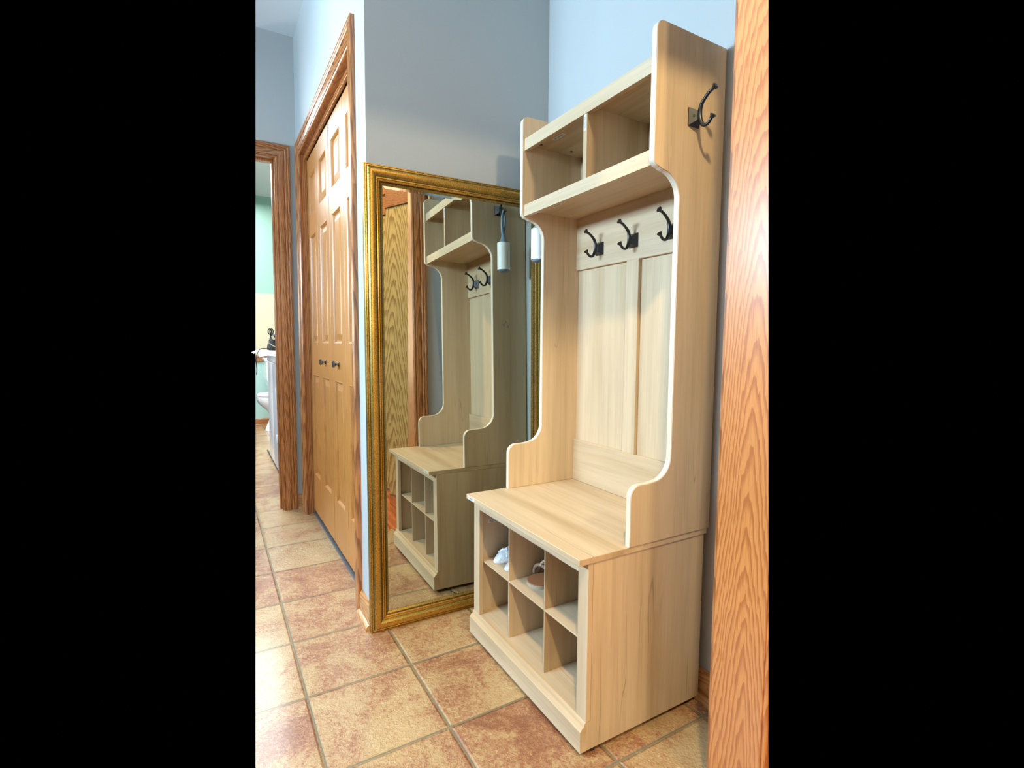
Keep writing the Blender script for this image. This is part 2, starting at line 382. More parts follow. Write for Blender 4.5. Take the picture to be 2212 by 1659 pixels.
# the photo shows only what lies between these two sight lines: the room shell is modelled no further than that
def ray(px, py): return dvec + rvec*((px-1106)/FPX) - uvec*((py-829.5)/FPX)
def side_plane(px, keep):
    n = ray(px, 0).cross(ray(px, 1659)).normalized()
    if n.dot(ray(keep, 800)) > 0: n = -n
    return n
PL_B = (ray(0, 1675).cross(ray(2212, 1675))).normalized()
if PL_B.dot(ray(1106, 800)) < 0: PL_B = -PL_B
PL_L = side_plane(552, 1100); PL_R = side_plane(1660, 1100)
def trim_to_view(bm, planes):
    for n in planes:
        geom = bm.verts[:] + bm.edges[:] + bm.faces[:]
        r = bmesh.ops.bisect_plane(bm, geom=geom, plane_co=CAMP, plane_no=n, clear_outer=True)
        es = [e for e in r['geom_cut'] if isinstance(e, bmesh.types.BMEdge)]
        if es:
            try: bmesh.ops.holes_fill(bm, edges=es, sides=0)
            except Exception: pass
def struct(name, bm, mat, planes=(), parent=None, smooth=False):
    if planes: trim_to_view(bm, planes)
    o = obj(name, bm, mat, parent, smooth=smooth)
    if parent is None: tag(o, kind='structure')
    return o

# ------------------------------------------------------------------ room shell
XR, XL, YM, YF, ZC = 0.976, 0.2546, 0.568, 2.111, 2.7474
JXH = 0.7228+0.019
YN = -0.4745      # far face of the near doorway wall
bm = new_bm(); add_box(bm, -1.6, XR+0.1, YN-0.04, 5.85, -0.04, 0.0); struct('floor', bm, MAT['tile'], (PL_L, PL_R))
bm = new_bm(); add_box(bm, -0.3, 1.3, -2.4, YN-0.041, -0.04, -0.001); struct('floor_hallway', bm, MAT['woodfloor'], (PL_B,))
bm = new_bm(); add_box(bm, -1.6, XR+0.1, -0.6, YF+0.11, ZC, ZC+0.05); struct('ceiling', bm, MAT['ceiling'], (PL_L, PL_R))
bm = new_bm(); add_box(bm, XR, XR+0.1, YN-0.12, YM+0.1, 0, 1.93); trim_to_view(bm, (PL_R,)); add_box(bm, XR, XR+0.1, YN-0.12, YM+0.1, 1.93, ZC); struct('wall_right', bm, MAT['wall'])
bm = new_bm(); add_box(bm, XL, XR+0.1, YM, YM+0.1, 0, ZC); struct('wall_back', bm, MAT['wall'])
# closet wall with its opening
CO0, CO1, COZ = 0.773, 1.958, 2.050
bm = new_bm()
add_box(bm, XL, XL+0.10, YM+0.1, CO0-0.019, 0, ZC); add_box(bm, XL, XL+0.10, CO1+0.019, YF+0.1, 0, ZC); add_box(bm, XL, XL+0.10, CO0-0.019, CO1+0.019, COZ+0.019, ZC)
struct('wall_closet_side', bm, MAT['wall'])
# far wall with doorway (opening to the left of x=0.1375)
FO = 0.1375; FH = 2.056
bm = new_bm()
add_box(bm, FO+0.019, XL+0.1, YF, YF+0.115, 0, ZC); add_box(bm, -1.6, FO+0.019, YF, YF+0.115, FH+0.019, ZC)
struct('wall_far', bm, MAT['wall'], (PL_L,))

CASE = [(0.0, 0.0), (0.0, 0.0060), (0.002, 0.0085), (0.006, 0.0100), (0.0095, 0.0095), (0.011, 0.0065), (0.0125, 0.0065), (0.0135, 0.0110), (0.020, 0.0128),
        (0.034, 0.0138), (0.0415, 0.0130), (0.0435, 0.0095), (0.0455, 0.0095), (0.0470, 0.0145), (0.0530, 0.0172), (0.0585, 0.0160), (0.0600, 0.0140), (0.0615, 0.0160),
        (0.066, 0.0182), (0.0725, 0.0182), (0.0765, 0.0168), (0.078, 0.0145), (0.078, 0.0)]
# closet casing: legs and head, mitred
def casing(name, pts, nrm, mats, planes=()):
    """three mitred members as one structure object; legs and head use their own grain direction"""
    bm = new_bm(); sweep(bm, CASE, pts, nrm); 
    trim_to_view(bm, planes) if planes else None
    for f in bm.faces:
        c = f.calc_center_median()
    o = obj(name, bm, mats, smooth=True, angle=25)
    return tag(o, kind='structure')
# closet casing on plane x = XL, proud towards -x; travel so that nrm x dir points outwards
def assign_head(o, zlim, along):
    me = o.data; off = wloc(o)
    for p in me.polygons:
        vz = [(me.vertices[i].co + off) for i in p.vertices]
        ext = max(v.z for v in vz) - min(v.z for v in vz)
        if ext < 0.3: p.material_index = 1
    return o
o = casing('trim_1', [(XL, CO1, 0.0), (XL, CO1, COZ), (XL, CO0, COZ), (XL, CO0, 0.0)], (-1, 0, 0), [MAT['oak_case'], MAT['oak_head']])
assign_head(o, COZ, 'y'); 
o = casing('trim_2', [(-1.5, YF, FH), (FO+0.005, YF, FH), (FO+0.005, YF, 0.0)], (0, -1, 0), [MAT['oak_case'], MAT['oak_headx']], (PL_L,))
assign_head(o, FH, 'x')
# jambs of the closet
bm = new_bm()
add_box(bm, XL, XL+0.10, CO0-0.004, CO1+0.004, COZ+0.004, COZ+0.019)
add_box(bm, XL+0.022, XL+0.036, CO0-0.004, CO1+0.004, COZ-0.022, COZ+0.004, 0.002)
struct('trim_3', bm, MAT['oak_head'])
bm = new_bm(); add_box(bm, XL, XL+0.10, CO0-0.019, CO0-0.004, 0, COZ+0.015); struct('trim_12', bm, MAT['oak_case'])
bm = new_bm(); add_box(bm, XL, XL+0.10, CO1+0.004, CO1+0.019, 0, COZ+0.015); struct('trim_13', bm, MAT['oak_case'])
bm = new_bm(); add_box(bm, 0.287, 0.325, CO0, CO1, 0.0, 0.012); add_box(bm, XL+0.10, XL+0.115, CO0-0.05, CO1+0.05, 0, 2.15)
struct('trim_4', bm, MAT['threshold'])
# jamb + stop of the far doorway
bm = new_bm()
add_box(bm, FO, FO+0.019, YF, YF+0.115, 0, FH+0.019); add_box(bm, -1.5, FO, YF, YF+0.115, FH, FH+0.019)
add_box(bm, FO-0.011, FO, YF+0.045, YF+0.085, 0, FH, 0.002); add_box(bm, -1.5, FO-0.011, YF+0.045, YF+0.085, FH-0.011, FH, 0.002)
struct('trim_5', bm, MAT['oak_case'], (PL_L,))
# baseboards with shoe moulding
BASE = [(0, 0), (0, 0.013), (0.070, 0.013), (0.078, 0.010), (0.084, 0.005), (0.086, 0.0)]
def baseb(name, pts, side, mat, planes=()):
    """pts: two floor points on the wall line; side: unit vector out of the wall"""
    bm = new_bm(); a, b_ = Vector(pts[0]), Vector(pts[1]); s = Vector(side)
    for prof in ([(0.0, 0.0), (0.0125, 0.0), (0.0125, 0.068), (0.010, 0.078), (0.006, 0.083), (0.004, 0.087), (0, 0.087)],
                 [(0.0125, 0.0), (0.026, 0.0), (0.0255, 0.006), (0.023, 0.012), (0.0185, 0.016), (0.0125, 0.018)]):
        v0 = [bm.verts.new(a + s*p[0] + Vector((0, 0, p[1]))) for p in prof]; v1 = [bm.verts.new(b_ + s*p[0] + Vector((0, 0, p[1]))) for p in prof]
        n = len(prof); bm.faces.new(v0); bm.faces.new(list(reversed(v1)))
        for i in range(n): bm.faces.new((v0[i], v1[i], v1[(i+1) % n], v0[(i+1) % n]))
    return struct(name, bm, mat, planes, smooth=False)
baseb('baseboard_closet_side', [(XL, YM-0.012, 0), (XL, CO0-0.078, 0)], (-1, 0, 0), MAT['oak_base'])
baseb('baseboard_right', [(XR, YN, 0), (XR, YM, 0)], (-1, 0, 0), MAT['oak_base'], (PL_R,))
baseb('baseboard_back', [(XL-0.012, YM, 0), (XR-0.027, YM, 0)], (0, -1, 0), MAT['oak_base'])
baseb('baseboard_far', [(FO+0.083, YF, 0), (XL, YF, 0)], (0, -1, 0), MAT['oak_base'])

bm = new_bm(); add_box(bm, -1.3, JXH, YN-0.118, YN, 2.03, 3.35); struct('wall_header', bm, MAT['wall'])
bm = new_bm(); add_box(bm, -1.8, 1.1, -3.6, YN-0.118, 3.30, 3.35); struct('ceiling_entry', bm, MAT['ceiling'])
bm = new_bm(); add_box(bm, -2.30, -0.92, 0.94, 1.04, 0, ZC); struct('light_block_left', bm, MAT['wall'])  # unseen stub added to cut window light off the far part of the closet wall
# near doorway on the right: wall stub, jamb, two casings
JX = 0.7228
bm = new_bm(); add_box(bm, JX+0.019, XR+0.1, YN-0.118, YN, 0, 1.93); trim_to_view(bm, (PL_R,)); add_box(bm, JX+0.0195, XR+0.1, YN-0.118, YN, 1.93, 3.3); struct('wall_near', bm, MAT['wall'])
bm = new_bm(); add_box(bm, 1.0, 1.1, -3.6, -0.96, 0, 3.3); struct('wall_entry_right', bm, MAT['wall'])
bm = new_bm(); add_box(bm, -1.8, 1.1, -3.7, -3.6, 0, 3.3); struct('wall_entry_back', bm, MAT['wall'])
bm = new_bm(); add_box(bm, JX, JX+0.019, YN-0.118, YN, 0, 2.6); struct('trim_6', bm, MAT['oak_jamb'], (PL_R,))
bm = new_bm(); sweep(bm, CASE, [(JX+0.0015, YN, 0.0), (JX+0.0015, YN, 2.6)], (0, 1, 0)); trim_to_view(bm, (PL_R,)); tag(obj('trim_7', bm, MAT['oak_case'], smooth=True, angle=25), kind='structure')
bm = new_bm(); sweep(bm, CASE, [(JX+0.003, YN-0.118, 2.6), (JX+0.003, YN-0.118, 0.0)], (0, -1, 0)); trim_to_view(bm, (PL_R,)); tag(obj('trim_8', bm, MAT['oak_jamb'], smooth=True, angle=25), kind='structure')
# oak slab door beyond it, seen only in the mirror
def slab_pts(t, off=0.0):
    a = Vector((0.94, -0.93, 0)); b_ = Vector((0.62, -1.50, 0)); d = (b_-a).normalized(); n = Vector((-d.y, d.x, 0))
    if n.x > 0: n = -n
    return a + (b_-a)*t + n*off
def slab(name, t0, t1, z0, z1, th, mat, off=0.0):
    bm = new_bm(); p = [slab_pts(t0, off), slab_pts(t1, off), slab_pts(t1, off-th), slab_pts(t0, off-th)]
    v0 = [bm.verts.new(q + Vector((0, 0, z0))) for q in p]; v1 = [bm.verts.new(q + Vector((0, 0, z1))) for q in p]
    bm.faces.new(v0); bm.faces.new(v1)
    for i in range(4): bm.faces.new((v0[i], v0[(i+1) % 4], v1[(i+1) % 4], v1[i]))
    return struct(name, bm, mat)
slab('door_3', 0.0, 1.0, 0.012, 1.98, 0.035, MAT['oak_slab'])
slab('trim_9', -0.02, 1.0, 1.985, 2.12, 0.05, MAT['oak_red'], 0.01)
slab('trim_10', -0.02, 1.0, 2.122, 2.20, 0.05, MAT['oak_case'], 0.022)

# ------------------------------------------------------------------ room beyond the far doorway
YB = 5.72
bm = new_bm(); add_box(bm, -0.3, 1.1, YB, YB+0.1, 0.80, 1.60); struct('wall_bath_middle', bm, MAT['tan'], (PL_L,))
bm = new_bm(); add_box(bm, -0.3, 1.1, YB, YB+0.1, 1.60, ZC); struct('wall_bath_upper', bm, MAT['green'], (PL_L,))
bm = new_bm(); add_box(bm, -0.3, 1.1, YB, YB+0.1, 0, 0.80); struct('wall_bath_lower', bm, MAT['mint'], (PL_L,))
bm = new_bm(); add_box(bm, 0.98, 1.08, YF+0.115, YB, 0, ZC); struct('wall_bath_right', bm, MAT['green'])
bm = new_bm(); add_box(bm, -0.9, 1.1, YF+0.115, YB+0.1, ZC, ZC+0.05); struct('ceiling_bath', bm, MAT['ceiling'], (PL_L,))
bm = new_bm(); add_box(bm, -0.3, 1.0, YB-0.022, YB, 0.780, 0.845, 0.004); add_box(bm, -0.3, 1.0, YB-0.035, YB, 0.838, 0.856, 0.003); struct('trim_11', bm, MAT['oak_headx'], (PL_L,))
baseb('baseboard_bath', [(-0.3, YB, 0), (0.98, YB, 0)], (0, -1, 0), MAT['oak_headx'], (PL_L,))

# ------------------------------------------------------------------ closet bifold doors
def bifold(name, ya, yb, knob_y):
    root = empty(name, (XL+0.05, (ya+yb)/2, 0.03), kind='structure')
    mid = (ya+yb)/2
    for (l0, l1) in ((ya+0.0030, mid-0.001), (mid+0.001, yb-0.0030)):
        bm = new_bm(); xf_, xb_ = 0.2895, 0.322
        m0, m1 = l0+0.058, l1-0.058
        rows = [(0.25, 0.83), (1.0, 1.592), (1.705, 1.92)]
        z0, z1 = 0.034, 2.018
        # stiles and rails
        add_box(bm, xf_, xb_, l0, m0, z0, z1, 0.0015, 1); add_box(bm, xf_, xb_, m1, l1, z0, z1, 0.0015, 1)
        zz = [z0] + [z for r_ in rows for z in r_] + [z1]
        for k in range(0, len(zz), 2): add_box(bm, xf_, xb_, m0, m1, zz[k], zz[k+1])
        for (p0, p1) in rows:
            # sticking, groove and raised field
            def ring(ins0, x0_, ins1, x1_):
                a = [Vector((x0_, m0+ins0, p0+ins0)), Vector((x0_, m1-ins0, p0+ins0)), Vector((x0_, m1-ins0, p1-ins0)), Vector((x0_, m0+ins0, p1-ins0))]
                b2 = [Vector((x1_, m0+ins1, p0+ins1)), Vector((x1_, m1-ins1, p0+ins1)), Vector((x1_, m1-ins1, p1-ins1)), Vector((x1_, m0+ins1, p1-ins1))]
                va = [bm.verts.new(q) for q in a]; vb = [bm.verts.new(q) for q in b2]
                for i in range(4): bm.faces.new((va[i], va[(i+1) % 4], vb[(i+1) % 4], vb[i]))
                return vb
            ring(0, xf_, 0.003, xf_-0.001); ring(0.003, xf_-0.001, 0.007, xf_+0.003); ring(0.007, xf_+0.003, 0.011, xf_+0.010); ring(0.011, xf_+0.010, 0.016, xf_+0.011)
            f_ = ring(0.016, xf_+0.011, 0.044, xf_+0.004); bm.faces.new(f_)
        obj('door_leaf', bm, MAT['pine'], root, smooth=False)
    bm = new_bm(); Mx = Matrix.Translation(Vector((0.2895, knob_y, 0.909))) @ Matrix.Rotation(-PI/2, 4, 'Y')
    add_lathe(bm, [(0.011, 0.0), (0.0115, 0.003), (0.006, 0.006), (0.005, 0.013), (0.008, 0.018)], 20, Mx)
    # square faceted head
    x0_ = 0.2895-0.018
    hs = [(0.008, 0.0), (0.0145, -0.004), (0.0145, -0.008), (0.010, -0.0115)]
    rg = [[bm.verts.new(Vector((x0_+dx, knob_y+a*h, 0.909+b2*h))) for a, b2 in ((-1, -1), (1, -1), (1, 1), (-1, 1))] for h, dx in hs]
    for i in range(3):
        for k in range(4): bm.faces.new((rg[i][k], rg[i][(k+1) % 4], rg[i+1][(k+1) % 4], rg[i+1][k]))
    bm.faces.new(rg[0]); bm.faces.new(rg[-1])
    tag(obj('knob', bm, MAT['pewter'], root, smooth=True, angle=30), 'pewter knob')
    return root
bifold('door_1', 1.367, 1.955, 1.515)
bifold('door_2', 0.776, 1.365, 1.205)

# ------------------------------------------------------------------ hall tree with shoe bench
RY0, RY1 = -0.252, 0.362
ht = empty('hall_tree', (0.75, 0.0535, 0), 'tall pale oak hall tree with shoe bench standing against the right wall', 'hall tree')
TY0, TY1, TH = -0.2578, 0.3612, 0.017
FU, FM, FL, TB = 0.7225, 0.8125, 0.6765, 0.972
def arc(cx, cz, r, a0, a1, n=8):
    return [(cx + r*math.cos(math.radians(a0+(a1-a0)*i/n)), cz + r*math.sin(math.radians(a0+(a1-a0)*i/n))) for i in range(n+1)]
def side_profile(zb=0.4998):
    p = [(TB, zb), (FL, zb)]
    p += arc(FL+0.030, 0.6545-0.030, 0.030, 180, 92, 8)                       # small nose above the bench
    # concave sweep up into the narrow middle
    p += [(0.735, 0.6545)]
    p += arc(FM-0.062, 0.6565+0.062, 0.062, -88, 0, 12)
    p += arc(FM-0.062, 1.4285-0.062, 0.062, 0, 88, 12)
    p += [(0.750, 1.4300)]
    p += arc(FU+0.020, 1.4330+0.020, 0.020, -95, -180, 7)
    p += arc(FU+0.024, 1.7700-0.024, 0.024, 180, 90, 8)
    p += [(TB, 1.7700)]
    return p
for k, (a, b_) in enumerate(((TY0, TY0+TH), (TY1-TH, TY1))):
    bm = new_bm(); add_prism(bm, side_profile(), 'y', a, b_)
    bmesh.ops.recalc_face_normals(bm, faces=bm.faces)
    rim = [e for e in bm.edges if len(e.link_faces) == 2 and {abs(round(f.normal.y)) for f in e.link_faces} == {0, 1}]
    bmesh.ops.bevel(bm, geom=rim, offset=0.0012, segments=2, affect='EDGES')
    for f in bm.faces:
        f.material_index = 0 if abs(f.normal.y) > 0.9 else 1
    obj('side_panel', bm, [MAT['lam_z' if k == 0 else 'lam_z2'], MAT['edge']], ht, smooth=True, angle=50)
YI0, YI1 = TY0+TH, TY1-TH
def lam(name, b6, key='lam_y', bev=0.0008): return box_obj(name, b6, MAT[key], ht, bev, 1)
# cubby shelves: board with deeper front rail
for (zt_, zb_) in ((1.694, 1.656), (1.4765, 1.4390)):
    bm = new_bm(); add_prism(bm, [(0.730, zb_), (0.730, zt_), (0.968, zt_), (0.968, zt_-0.018), (0.745, zt_-0.018), (0.745, zb_)], 'y', YI0, YI1)
    obj('cubby_shelf', bm, MAT['lam_y'], ht)
bm = new_bm(); add_prism(bm, [(0.7315, 1.4765), (0.7315, 1.6555), (0.7455, 1.6555), (0.7455, 1.676), (0.967, 1.676), (0.967, 1.4765)], 'y', 0.0115, 0.0275)
dv = obj('cubby_divider', bm, MAT['lam_z'], ht)
box_obj('back_panel', (0.9685, 0.9722, YI0, YI1, 0.501, 1.690), MAT['lam_z2'], ht)
bm = new_bm(); add_box(bm, 0.956, 0.968, YI0, YI1, 1.2735, 1.4585, 0.0008, 1); obj('hook_rail', bm, MAT['lam_y'], ht, smooth=True)
bm = new_bm(); add_box(bm, 0.956, 0.968, YI0, YI1, 0.5005, 0.6525, 0.0008, 1); obj('lower_rail', bm, MAT['lam_y'], ht, smooth=True)
bm = new_bm(); add_box(bm, 0.956, 0.968, 0.0255, 0.0800, 0.6525, 1.2735, 0.0008, 1); obj('centre_stile', bm, MAT['lam_z'], ht, smooth=True)
# bench
lam('bench_top', (0.522, 0.9664, -0.2550, 0.3600, 0.4835, 0.4997), bev=0.0012)
SIDE = [(0.5556, 0.012), (0.958, 0.012), (0.958, 0.4833), (0.5677, 0.4833), (0.5677, 0.0853), (0.5556, 0.0853)]
bm = new_bm(); add_prism(bm, SIDE, 'y', RY0, RY0+0.016); obj('bench_side', bm, MAT['lam_z2'], ht)
bm = new_bm(); add_prism(bm, SIDE, 'y', RY1-0.016, RY1); obj('bench_side', bm, MAT['lam_z'], ht)
box_obj('bench_back', (0.952, 0.957, RY0+0.016, RY1-0.016, 0.05, 0.4835), MAT['lam_z'], ht)
bm = new_bm(); add_box(bm, 0.5524, 0.5674, RY0, RY0+0.0385, 0.0855, 0.4835, 0.0008, 1); obj('front_stile', bm, MAT['lam_z'], ht, smooth=True)
bm = new_bm(); add_box(bm, 0.5524, 0.5674, RY1-0.040, RY1, 0.0855, 0.4835, 0.0008, 1); obj('front_stile', bm, MAT['lam_z2'], ht, smooth=True)
bm = new_bm(); add_box(bm, 0.5530, 0.5674, RY0+0.0385, RY1-0.040, 0.4495, 0.4835, 0.0008, 1); obj('front_rail', bm, MAT['lam_y'], ht, smooth=True)
box_obj('bench_floor', (0.5560, 0.9515, RY0+0.0162, RY1-0.0162, 0.070, 0.0852), MAT['lam_y'], ht)
# skirting of the bench with an ogee top
K = [(0.5363, 0.012), (0.5363, 0.0655)] + [(0.5375, 0.0672)] + arc(0.5475, 0.0665, 0.0085, 165, 95, 5) + [(0.5474, 0.0765), (0.5484, 0.0815), (0.5505, 0.0850), (0.5535, 0.0860), (0.5554, 0.0860), (0.5554, 0.012)]
bm = new_bm(); add_prism(bm, K, 'y', RY0-0.0005, RY1+0.0005); obj('skirting', bm, MAT['lam_y'], ht, smooth=True, angle=30)
# thin shoe dividers and their shelves
DY = (0.1560, -0.0415)
for y in DY:
    bm = new_bm(); add_box(bm, 0.5705, 0.951, y-0.0022, y+0.0022, 0.0854, 0.4830, 0.0004, 1); obj('shoe_divider', bm, MAT['lam_z'], ht)
bounds = [RY1-0.0165, DY[0]+0.0024, DY[0]-0.0024, DY[1]+0.0024, DY[1]-0.0024, RY0+0.0165]
for k in range(3):
    bm = new_bm(); add_box(bm, 0.5700, 0.951, bounds[2*k+1], bounds[2*k], 0.2655, 0.2700, 0.0004, 1); obj('shoe_shelf', bm, MAT['lam_y'], ht)
for (x, y) in ((0.580, RY0+0.010), (0.922, RY0+0.010), (0.580, RY1-0.010), (0.922, RY1-0.010)):
    bm = new_bm(); add_lathe(bm, [(0.004, 0.0), (0.0075, 0.001), (0.0090, 0.004), (0.0085, 0.008), (0.005, 0.011), (0.0035, 0.0125)], 16, Matrix.Translation((x, y, 0.0)))
    obj('foot', bm, MAT['rubber'], ht, smooth=True)
# screw caps under the top cubby shelf and lower shelf
for (x, y, z) in ((0.778, 0.316, 1.676), (0.902, 0.312, 1.676), (0.905, 0.314, 1.4585)):
    bm = new_bm(); add_lathe(bm, [(0.0060, 0.0), (0.0060, 0.0010), (0.0030, 0.0016), (0.0025, 0.0016)], 16, Matrix.Translation((x, y, z)) @ Matrix.Rotation(PI, 4, 'X'))
    obj('screw_cap', bm, MAT['black'] if z > 1.5 else MAT['sticker'], ht, smooth=True)

# small printed stickers: sheet + lettering
def sticker(origin, right, up, w_, h_, text, size):
    """flat sheet with text; origin = lower left; right, up unit vectors"""
    o_, r_, u_ = Vector(origin), Vector(right), Vector(up); n = r_.cross(u_)
    bm = new_bm(); vs_ = [bm.verts.new(o_ + r_*a + u_*b2 + n*c) for c in (0.0, 0.0003) for a, b2 in ((0, 0), (w_, 0), (w_, h_), (0, h_))]
    bm.faces.new(vs_[:4]); bm.faces.new(vs_[4:])
    for i in range(4): bm.faces.new((vs_[i], vs_[(i+1) % 4], vs_[4+(i+1) % 4], vs_[4+i]))
    s = obj('label_sticker', bm, MAT['sticker'], ht)
    cu = bpy.data.curves.new('lettering', 'FONT'); cu.body = text; cu.size = size; cu.extrude = 0.0001; cu.materials.append(MAT['ink'])
    cu.align_x = 'CENTER'; cu.align_y = 'CENTER'
    tmp = bpy.data.objects.new('tmp_text', cu); COL.objects.link(tmp)
    dg = bpy.context.evaluated_depsgraph_get(); me = bpy.data.meshes.new_from_object(tmp.evaluated_get(dg)); bpy.data.objects.remove(tmp)
    t = bpy.data.objects.new('lettering', me); COL.objects.link(t); t.parent = s
    c = o_ + r_*w_/2 + u_*h_/2 + n*0.0005 - wloc(s)
    t.matrix_local = Matrix.Translation(c) @ Matrix((r_, u_, n)).transposed().to_4x4()
    return s
sticker((0.799, 0.262, 1.676), (0, -1, 0), (-1, 0, 0), 0.060, 0.016, '402-0A20', 0.0115)
sticker((0.795, 0.262, 1.4585), (0, -1, 0), (-1, 0, 0), 0.055, 0.012, '402-0A20', 0.009)
sticker((0.7315, 0.0262, 1.6545), (0, 0, -1), (0, -1, 0), 0.044, 0.0110, '402-0A20', 0.008)
sticker((0.5965, RY1-0.016, 0.389), (1, 0, 0), (0, 0, 1), 0.055, 0.013, '402-0A20', 0.0105)
sticker((0.522, 0.345, 0.4870), (0, -1, 0), (0, 0, 1), 0.045, 0.0095, '402-0A', 0.007)

# coat hooks (local: plate in x-z plane, protrudes along -y, origin at plate centre on the board)
ARM = [(0.0605, 0.0509), (0.0560, 0.0487), (0.0507, 0.0469), (0.0440, 0.0432), (0.0374, 0.0386), (0.0310, 0.0330), (0.0259, 0.0280), (0.0222, 0.0205), (0.0203, 0.0135), (0.0200, 0.0045), (0.0207, -0.0048),
       (0.0232, -0.0140), (0.0262, -0.0207), (0.0300, -0.0262), (0.0352, -0.0288), (0.0405, -0.0292), (0.0454, -0.0276), (0.0500, -0.0240), (0.0536, -0.0196), (0.0575, -0.0155)]
def hook(loc, rz):
    Mh = Matrix.Translation(Vector(loc)) @ Matrix.Rotation(rz, 4, 'Z')
    bm = new_bm()
    # plate: flat square base with a raised four-sided crown
    lv = [(0.0195, 0.0215, 0.0), (0.0195, 0.0215, -0.0025), (0.0185, 0.0205, -0.0035), (0.0060, 0.0120, -0.0175), (0.0045, 0.0105, -0.0185)]
    rg = [[bm.verts.new(Mh @ Vector((a*hx, dy, b2*hz))) for a, b2 in ((-1, -1), (1, -1), (1, 1), (-1, 1))] for hx, hz, dy in lv]
    for i in range(len(lv)-1):
        for k in range(4): bm.faces.new((rg[i][k], rg[i][(k+1) % 4], rg[i+1][(k+1) % 4], rg[i+1][k]))
    bm.faces.new(rg[0]); bm.faces.new(rg[-1])
    h = obj('coat_hook', bm, MAT['black'], ht)
    bm = new_bm()
    n = len(ARM); rad = []
    for i in range(n):
        t = i/(n-1); rad.append(0.0040 + 0.0014*math.exp(-((t-0.5)/0.22)**2))
    add_tube(bm, [Mh @ Vector((0, -p, z)) for p, z in ARM], rad, 14)
    for (a, b2, s) in ((0, 1, 1.0), (n-1, n-2, 0.95)):   # flared button ends
        p0 = Vector((0, -ARM[a][0], ARM[a][1])); p1 = Vector((0, -ARM[b2][0], ARM[b2][1])); d = (p0-p1).normalized()
        add_tube(bm, [Mh @ (p0 - d*0.006), Mh @ (p0 - d*0.002), Mh @ (p0 + d*0.002), Mh @ (p0 + d*0.0038), Mh @ (p0 + d*0.0044)], [0.0038*s, 0.0052*s, 0.0080*s, 0.0082*s, 0.0066*s], 18)
    obj('hook_arm', bm, MAT['black'], h, smooth=True, angle=60)
    bm = new_bm()
    for sx in (-1, 1):
        c = Vector((sx*0.0115, -0.0118, 0.0)); nr = Vector((sx*0.75, -0.66, 0)).normalized()
        add_tube(bm, [Mh @ (c - nr*0.002), Mh @ (c + nr*0.0006)], 0.0030, 14)
    obj('screw', bm, MAT['hole'], h, smooth=True, angle=40)
    return h
hook((0.854, TY0, 1.570), 0)
hook((0.843, TY1, 1.567), PI)
for y in (0.2125, 0.049, -0.1145): hook((0.956, y, 1.332), -PI/2)

# ------------------------------------------------------------------ leaning mirror
MW, MH = 0.713, 1.595
m_yaw = math.atan(-0.0208); m_tilt = math.atan(0.0165)
mr = empty('leaning_mirror', (0.5985, 0.5330, 0.0), 'full length mirror in a wide antiqued gold frame leaning on the blue grey wall', 'mirror')
FR = [(0.0, -0.014), (0.0, 0.0075), (0.0012, 0.0090), (0.0035, 0.0092), (0.0042, 0.0080), (0.0055, 0.0098), (0.0085, 0.0102), (0.0100, 0.0092),
      (0.0110, 0.0120), (0.0150, 0.0168), (0.0190, 0.0186), (0.0230, 0.0192), (0.0285, 0.0186), (0.0330, 0.0166), (0.0370, 0.0130), (0.0395, 0.0096), (0.0405, 0.0090),
      (0.0415, 0.0112), (0.0450, 0.0120), (0.0462, 0.0108), (0.0475, 0.0118), (0.0505, 0.0112), (0.0530, 0.0088), (0.0570, 0.0050), (0.0620, 0.0022), (0.0640, 0.0012), (0.0640, -0.0005), (0.0600, -0.014)]
def local_mirror(bm):
    """mirror parts are built in the leaning frame's own coordinates: x across, z up, -y towards the room"""
    return bm
bm = new_bm()
sweep(bm, [(w_, h) for w_, h in FR], [(-MW/2, 0, 0), (MW/2, 0, 0), (MW/2, 0, MH), (-MW/2, 0, MH)], (0, -1, 0), close=True)
bmesh.ops.recalc_face_normals(bm, faces=bm.faces)
# hand-made placement: parts stay at the root's origin and follow its rotation
def child_local(name, bm, mat, root, smooth=True, angle=35):
    me = bpy.data.meshes.new(name); bmesh.ops.recalc_face_normals(bm, faces=bm.faces); bm.to_mesh(me); bm.free()
    for m_ in (mat if isinstance(mat, list) else [mat]): me.materials.append(m_)
    if smooth:
        for p in me.polygons: p.use_smooth = True
        me.set_sharp_from_angle(angle=math.radians(angle))
    o = bpy.data.objects.new(name, me); COL.objects.link(o); o.parent = root; return o
nP = len(FR); DARK = {3, 7, 16, 19, 22, 26, 27}; OLIVE = {0, 8, 13, 14, 23, 24}
bm.faces.ensure_lookup_table()
for f in bm.faces:
    k = f.index % nP          # faces are made ring by ring, one per profile segment
    f.material_index = 1 if k in DARK else (2 if k in OLIVE else 0)
child_local('frame', bm, [MAT['gold'], MAT['gold_dark'], MAT['gold_olive']], mr, True, 30)
bm = new_bm()
g0, g1 = 0.0625, 0.0735; dep = 0.0012   # bevelled rim
def rect(ins, y): return [bm.verts.new(Vector((a*(MW/2-ins), y, ins if b2 < 0 else MH-ins))) for a, b2 in ((-1, -1), (1, -1), (1, 1), (-1, 1))]
a_, b_, c_ = rect(g0, 0.0004), rect(g1, 0.0), rect(g0, 0.006)
for i in range(4): bm.faces.new((a_[i], a_[(i+1) % 4], b_[(i+1) % 4], b_[i])); bm.faces.new((a_[i], a_[(i+1) % 4], c_[(i+1) % 4], c_[i]))
bm.faces.new(b_); bm.faces.new(c_)
child_local('mirror_glass', bm, MAT['mirror'], mr, False)
mr.rotation_euler = (-m_tilt, 0, m_yaw)

